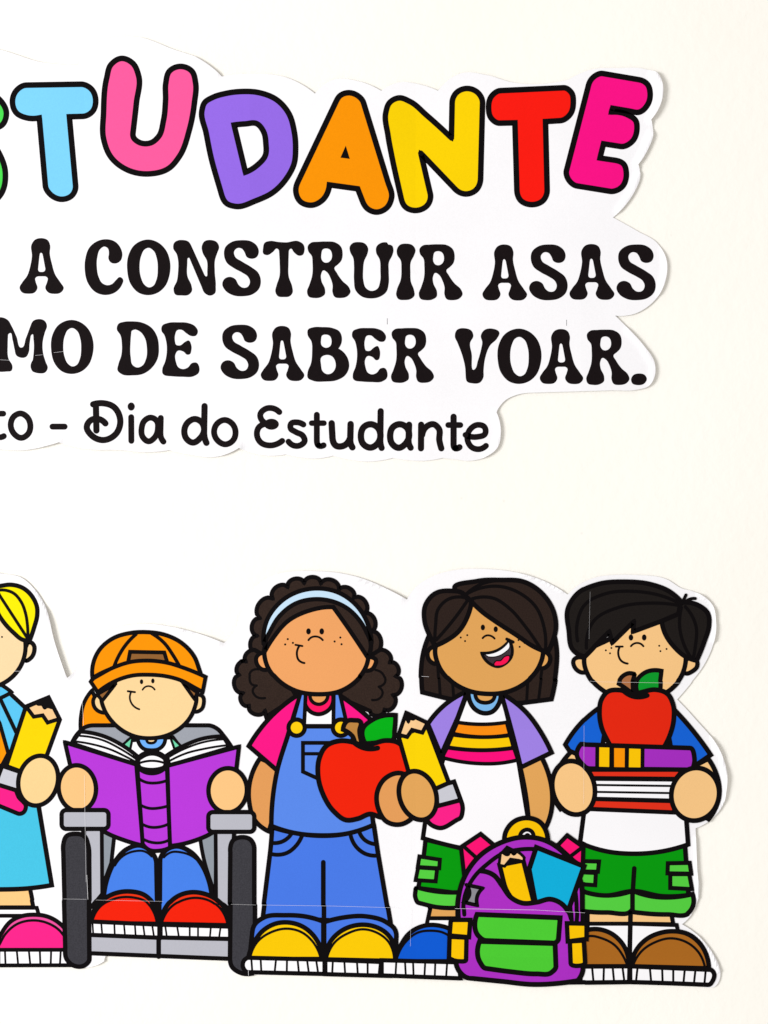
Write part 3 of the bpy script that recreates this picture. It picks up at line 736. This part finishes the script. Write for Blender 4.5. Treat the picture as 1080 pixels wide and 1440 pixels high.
leg | skin5 | 5.4 | 455,530! 655,540! 668,608! 450,605!z
sock | page | 5.2 | 235,605! 450,605! 450,780! 235,720!z
sock | page | 5.2 | 450,605! 685,612! 697,668! 640,720! 450,780!z
shoe | shoe5 | 6 | 120,820! 150,710 210,645 270,632 350,652 410,705 445,820!z
+ | shoe5 | 3.2 | 140,815! 190,690 240,668 310,680 370,712 415,770 435,815!z
shoe | shoe5 | 6 | 455,820! 480,740 530,685 600,652 660,643 740,657 800,702 838,770 848,830!z
+ | shoe5 | 3.2 | 465,815! 510,742 580,697 650,679 730,696 790,742 828,825!z
sole | page | 5.8 | 120,822! 447,820! 445,900! 120,904!z
+ | - | 2.8 | 203,830- 205,895
+ | - | 2.8 | 258,830- 264,895
+ | - | 2.8 | 317,830- 315,895
+ | - | 2.8 | 362,830- 368,893
+ | - | 2.8 | 412,830- 420,893
sole | page | 5.8 | 450,820! 855,838 872,852 868,892 845,914 700,908 450,900!z
+ | - | 2.8 | 487,830- 480,893
+ | - | 2.8 | 550,832- 556,896
+ | - | 2.8 | 612,834- 614,898
+ | - | 2.8 | 668,836- 668,900
+ | - | 2.8 | 726,838- 720,902
+ | - | 2.8 | 780,840- 773,904
+ | - | 2.8 | 832,842- 826,905
shorts | gdark | 6 | 205,195! 730,205! 748,460! 620,466 470,440 330,462 200,440!z
+ | glight | 6 | 200,436! 330,462 465,438! 462,535 330,548 205,540!z
+ | glight | 6 | 465,438! 560,466 680,470 768,455! 772,510 745,552 640,558 465,545!z
+ | - | 6 | 474,325- 466,450
+ | - | 6 | 452,545- 446,820
+ | glight | 5.4 | 644,299! 754,297! 762,352! 642,350!z
+ | glight | 5.4 | 656,354! 752,354! 766,430! 656,424!z
+ | glight | 5.4 | 190,288! 296,290! 290,342! 190,340!z
+ | glight | 5.4 | 190,344! 280,348! 276,410! 190,404!z
@ 760 790 3.6
shirt | page | 6 | 250,800! 700,800! 730,1200! 746,1428! 620,1462 470,1475 330,1462 200,1420! 222,1250!z
sleeve | blue5 | 6 | 310,728! 220,800 125,925! 165,985! 300,1000! 335,800!z
sleeve | blue5 | 6 | 670,740! 760,840 860,975! 780,1030! 670,1000! 640,830!z
arm | skin5 | 6 | 155,960! 90,1045 60,1110 100,1250! 300,1100! 200,980!z
arm | skin5 | 6 | 848,995! 890,1075 905,1160 850,1300! 700,1200! 770,1035!z
ear | skin5 | 5.6 | 215,485 172,495 180,540 225,558 240,540z
ear | skin5 | 5.6 | 745,490 792,498 795,525 770,552 735,562 725,520z
face | skin5 | 6 | 225,480 245,575 325,655 440,700 560,690 650,650 718,570 738,480 620,290 350,390z
+ | ink | 0 | E 460 381 12 16
+ | ink | 0 | E 527 381 12 16
+ | - | 2.6 | 460,425 478,411 505,411 523,425
+ | - | 2.8 | 402,430 396,465 410,498 443,513
+ | - | 2.6 | 384,427- 418,427
+ | ink | 0 | E 333 446 5 5
+ | ink | 0 | E 361 434 5 5
+ | ink | 0 | E 354 461 5 5
+ | ink | 0 | E 603 423 5 5
+ | ink | 0 | E 640 439 5 5
+ | ink | 0 | E 609 450 5 5
hair | hair5 | 6 | 225,480! 170,450 145,345 140,240 190,160 290,112 430,99 560,112 660,152 718,205! 720,258! 615,298! 470,352! 475,300! 365,408! 350,352! 290,412 255,450z
+ | hair5 | 6 | 712,205! 800,218 850,262 855,320 832,400 792,498! 740,480 680,430 632,360 615,298! 700,262!z
+ | - | 4.2 | 190,400 190,300 230,212 330,160 480,148 620,172 700,205
+ | - | 4.2 | 235,435 270,300 400,228 560,207 700,218
+ | - | 4.2 | 715,230 706,320 722,400 765,485
+ | - | 4.2 | 735,225 788,320 785,430 775,485
+ | - | 4 | 722,200- 738,166
+ | - | 4 | 735,202 755,188 785,184
#apple5 printed_apple | printed smaller red apple on top of the books
stem | stem5 | 5.6 | 396,615! 420,575 460,562 478,570 466,620 482,680! 440,645z
leaf | leaf5 | 5.6 | 485,612 525,562 614,550! 608,600 600,655 490,660!z
flesh | apple5 | 6.2 | 470,668 400,647 340,655 308,695 298,760 310,840 340,905 372,960! 608,960! 650,885 674,790 670,720 640,665 580,645 510,658z
+ | - | 6 | 418,650 470,680 540,674
#books5 printed_book_stack | printed purple book on a red book
red_book | book5r | 5.4 | 240,1050! 720,1050! 682,1096! 250,1092!z
+ | page | 5.2 | 255,1096! 690,1100! 680,1206! 255,1196!z
+ | - | 2.8 | 285,1127- 665,1132
+ | - | 2.8 | 285,1162- 662,1168
+ | book5r | 5.6 | 250,1197! 665,1208! 680,1266! 240,1248!z
purple_book | book5 | 6 | 205,922!- 755,940 778,990 765,1050!- 250,1044 200,1010 184,980z
+ | gold | 5 | 287,926! 358,928! 357,1046! 286,1044!z
+ | orange | 5 | 362,930! 436,932! 435,1047! 362,1046!z
+ | gold | 5 | 438,932! 516,935! 515,1048! 436,1047!z
#boy5
hand | skin5 | 6.2 | E 167 1143 106 137 -14
hand | skin5 | 6.2 | E 782 1174 120 134 14
#bag printed_backpack | printed purple backpack with a green pocket
@ 540 1130 3.375
strap | bagpink | 5.6 | 365,205! 458,143! 520,195! 440,300! 380,340!z
+ | - | 5 | 385,208- 445,262
strap | bagpink | 5.6 | 822,198! 868,150! 945,205! 942,300! 900,270!z
+ | - | 5 | 880,252- 935,210
handle | gold | 6.2 | 572,190! 575,140 615,85 680,67 740,88 770,135 775,190!z
+ | page | 5.2 | 645,165 655,132 680,122 702,133 708,165z
+ | ink | 0 | E 680 150 14 12
body | bag | 6.4 | 350,545! 352,450 380,350 450,250 540,190 660,158 760,172 850,230 912,315 940,430- 940,780 915,838! 830,850 700,856 560,842 400,826 355,795 338,740z
+ | - | 5.4 | 378,525 385,430 425,350 490,285 560,237 640,217 720,215
+ | - | 5.4 | 905,400 912,460 910,560
+ | - | 4 | 885,470- 890,560
pencil | gold | 6 | 548,290! 660,268! 712,475! 640,478 600,440 570,380!z
+ | wood | 3.8 | 545,290! 552,235! 600,218 665,255! 662,275! 640,268! 600,262! 572,296!z
+ | ink | 3 | 560,228! 583,203! 628,225! 615,240 600,228 590,242z
book | bagbook | 6.4 | 722,206! 948,296! 870,515! 720,480! 688,310!z
front | bag | 0 | 470,320! 520,335 560,385 600,440 650,468 720,467 790,450 840,470 885,545! 870,830! 400,815! 385,540! 400,450!z
+ | - | 6.4 | 460,318 520,338 560,388 600,442 655,470 725,466 790,452 840,472 885,545
zip_pull | pull | 5 | 391,384! 468,400! 442,438 442,481! 377,466! 405,430z
pocket | baggreen | 6.4 | 438,524! 832,540! 824,640 805,660! 480,648 444,625z
+ | baggreen | 6.4 | 450,652! 808,662! 812,770 790,800 720,806 600,796 480,780 452,750z
side_strap | gold | 5.8 | 314,550! 406,550! 400,632! 308,624!z
+ | gold | 5.8 | 308,630! 388,634! 386,738 350,746 305,730!z
side_strap | gold | 5.8 | 864,566! 957,568! 957,640! 868,652!z
+ | gold | 5.8 | 878,652! 944,648! 950,752 918,768 882,755z
"""

START = dict(blonde=0.10, boy2=0.20, girl3=0.34, girl4=0.52, boy5=0.52, bag=1.15); seen = set()
parts = {}; order = []; cur = None; fr = (0, 0, 1); z = 0.10
for line in ART.strip().splitlines():
    line = line.strip()
    if not line or line.startswith('+ignore'): continue
    if line[0] == '#':
        head, _, lab = line[1:].partition('|'); h = head.split()
        if h[0] not in parts: parts[h[0]] = dict(name=h[1], label=lab.strip(), subs=[]); order.append(h[0])
        cur = parts[h[0]]; z = START.get(h[0], z) if h[0] not in seen else z; seen.add(h[0]); continue
    if line[0] == '@': fr = tuple(float(v) for v in line[1:].split()); continue
    name, colr, w, path = [t.strip() for t in line.split('|')]
    w = float(w); pts, closed = sample(path, fr)
    if name != '+': cur['subs'].append((name, Art()))
    a = cur['subs'][-1][1]
    if colr != '-': a.fill([pts], colr, z, grid=3.2); z += 0.003
    if w: a.stroke(pts, closed, w*1.13, 'ink', z)
    z += 0.003
# the paper may only curl up in the bare margin outside the print
cellpts = {}
for p in parts.values():
    for _, a in p['subs']:
        for x, y, _z in a.v: cellpts.setdefault((int(x//24), int(y//24)), []).append((x, y))
for i, (cx, cy, rr, mm) in enumerate(LIFTS):
    best = 24.0
    for gx in (-1, 0, 1):
        for gy in (-1, 0, 1):
            for x, y in cellpts.get((int(cx//24)+gx, int(cy//24)+gy), ()): best = min(best, math.hypot(x-cx, y-cy))
    rr = min(rr, max(1.2, (best-0.6)/1.98)); LIFTS[i] = (cx, cy, rr, min(mm, 0.85*rr))
for _ in range(3):      # even the curl out along each edge
    LIFTS[:] = [(l[0], l[1]) + tuple(sum(v)/len(v) for v in zip(*[(min(m[2], l[2]*1.15), min(m[3], l[3]*1.15)) for m in LIFTS[max(0, i-4):i+5] if math.hypot(m[0]-l[0], m[1]-l[1]) < 12])) for i, l in enumerate(LIFTS)]
index_lifts()
paper(sil, KX, KY, kid_root, org_k, 0.019)
for k in order:
    p = parts[k]
    allv = [v for _, a in p['subs'] for v in a.v]
    cx = (min(v[0] for v in allv)+max(v[0] for v in allv))/2; by = max(v[1] for v in allv)
    X, Z = W(cx, by)
    e = empty(p['name'], (X-org_k[0], 0, Z-org_k[2]), kid_root); e['label'] = p['label']
    for name, a in p['subs']: a.build(name, e, (X, 0, Z))
WARP = None
# thin white edges where one glued sheet overlaps the next
seam(kid_root, org_k, [
 ([(20,943.5),(29,943.7)], .5), ([(116,985),(118,1020)], .45), ([(119,1090),(121.5,1240)], .4), ([(122.5,1230),(124,1264)], .7),
 ([(90,1263.5),(122,1264)], .35), ([(135,1265),(230,1267)], .3), ([(325,1271),(360,1272)], .3), ([(366,1272),(470,1273.5),(560,1276)], .4),
 ([(593,951),(603,951.3)], .5), ([(640,1277),(752,1279)], .55), ([(752,1279),(822,1283)], .45),
 ([(829.5,832),(828,898)], .2), ([(829,957.5),(840,958.5),(958,960.5)], .35), ([(821,1020),(820.5,1130)], .3), ([(349.5,1364),(349.6,1371)], .7), ([(578,1276),(577,1330)], .3)], z+0.02)
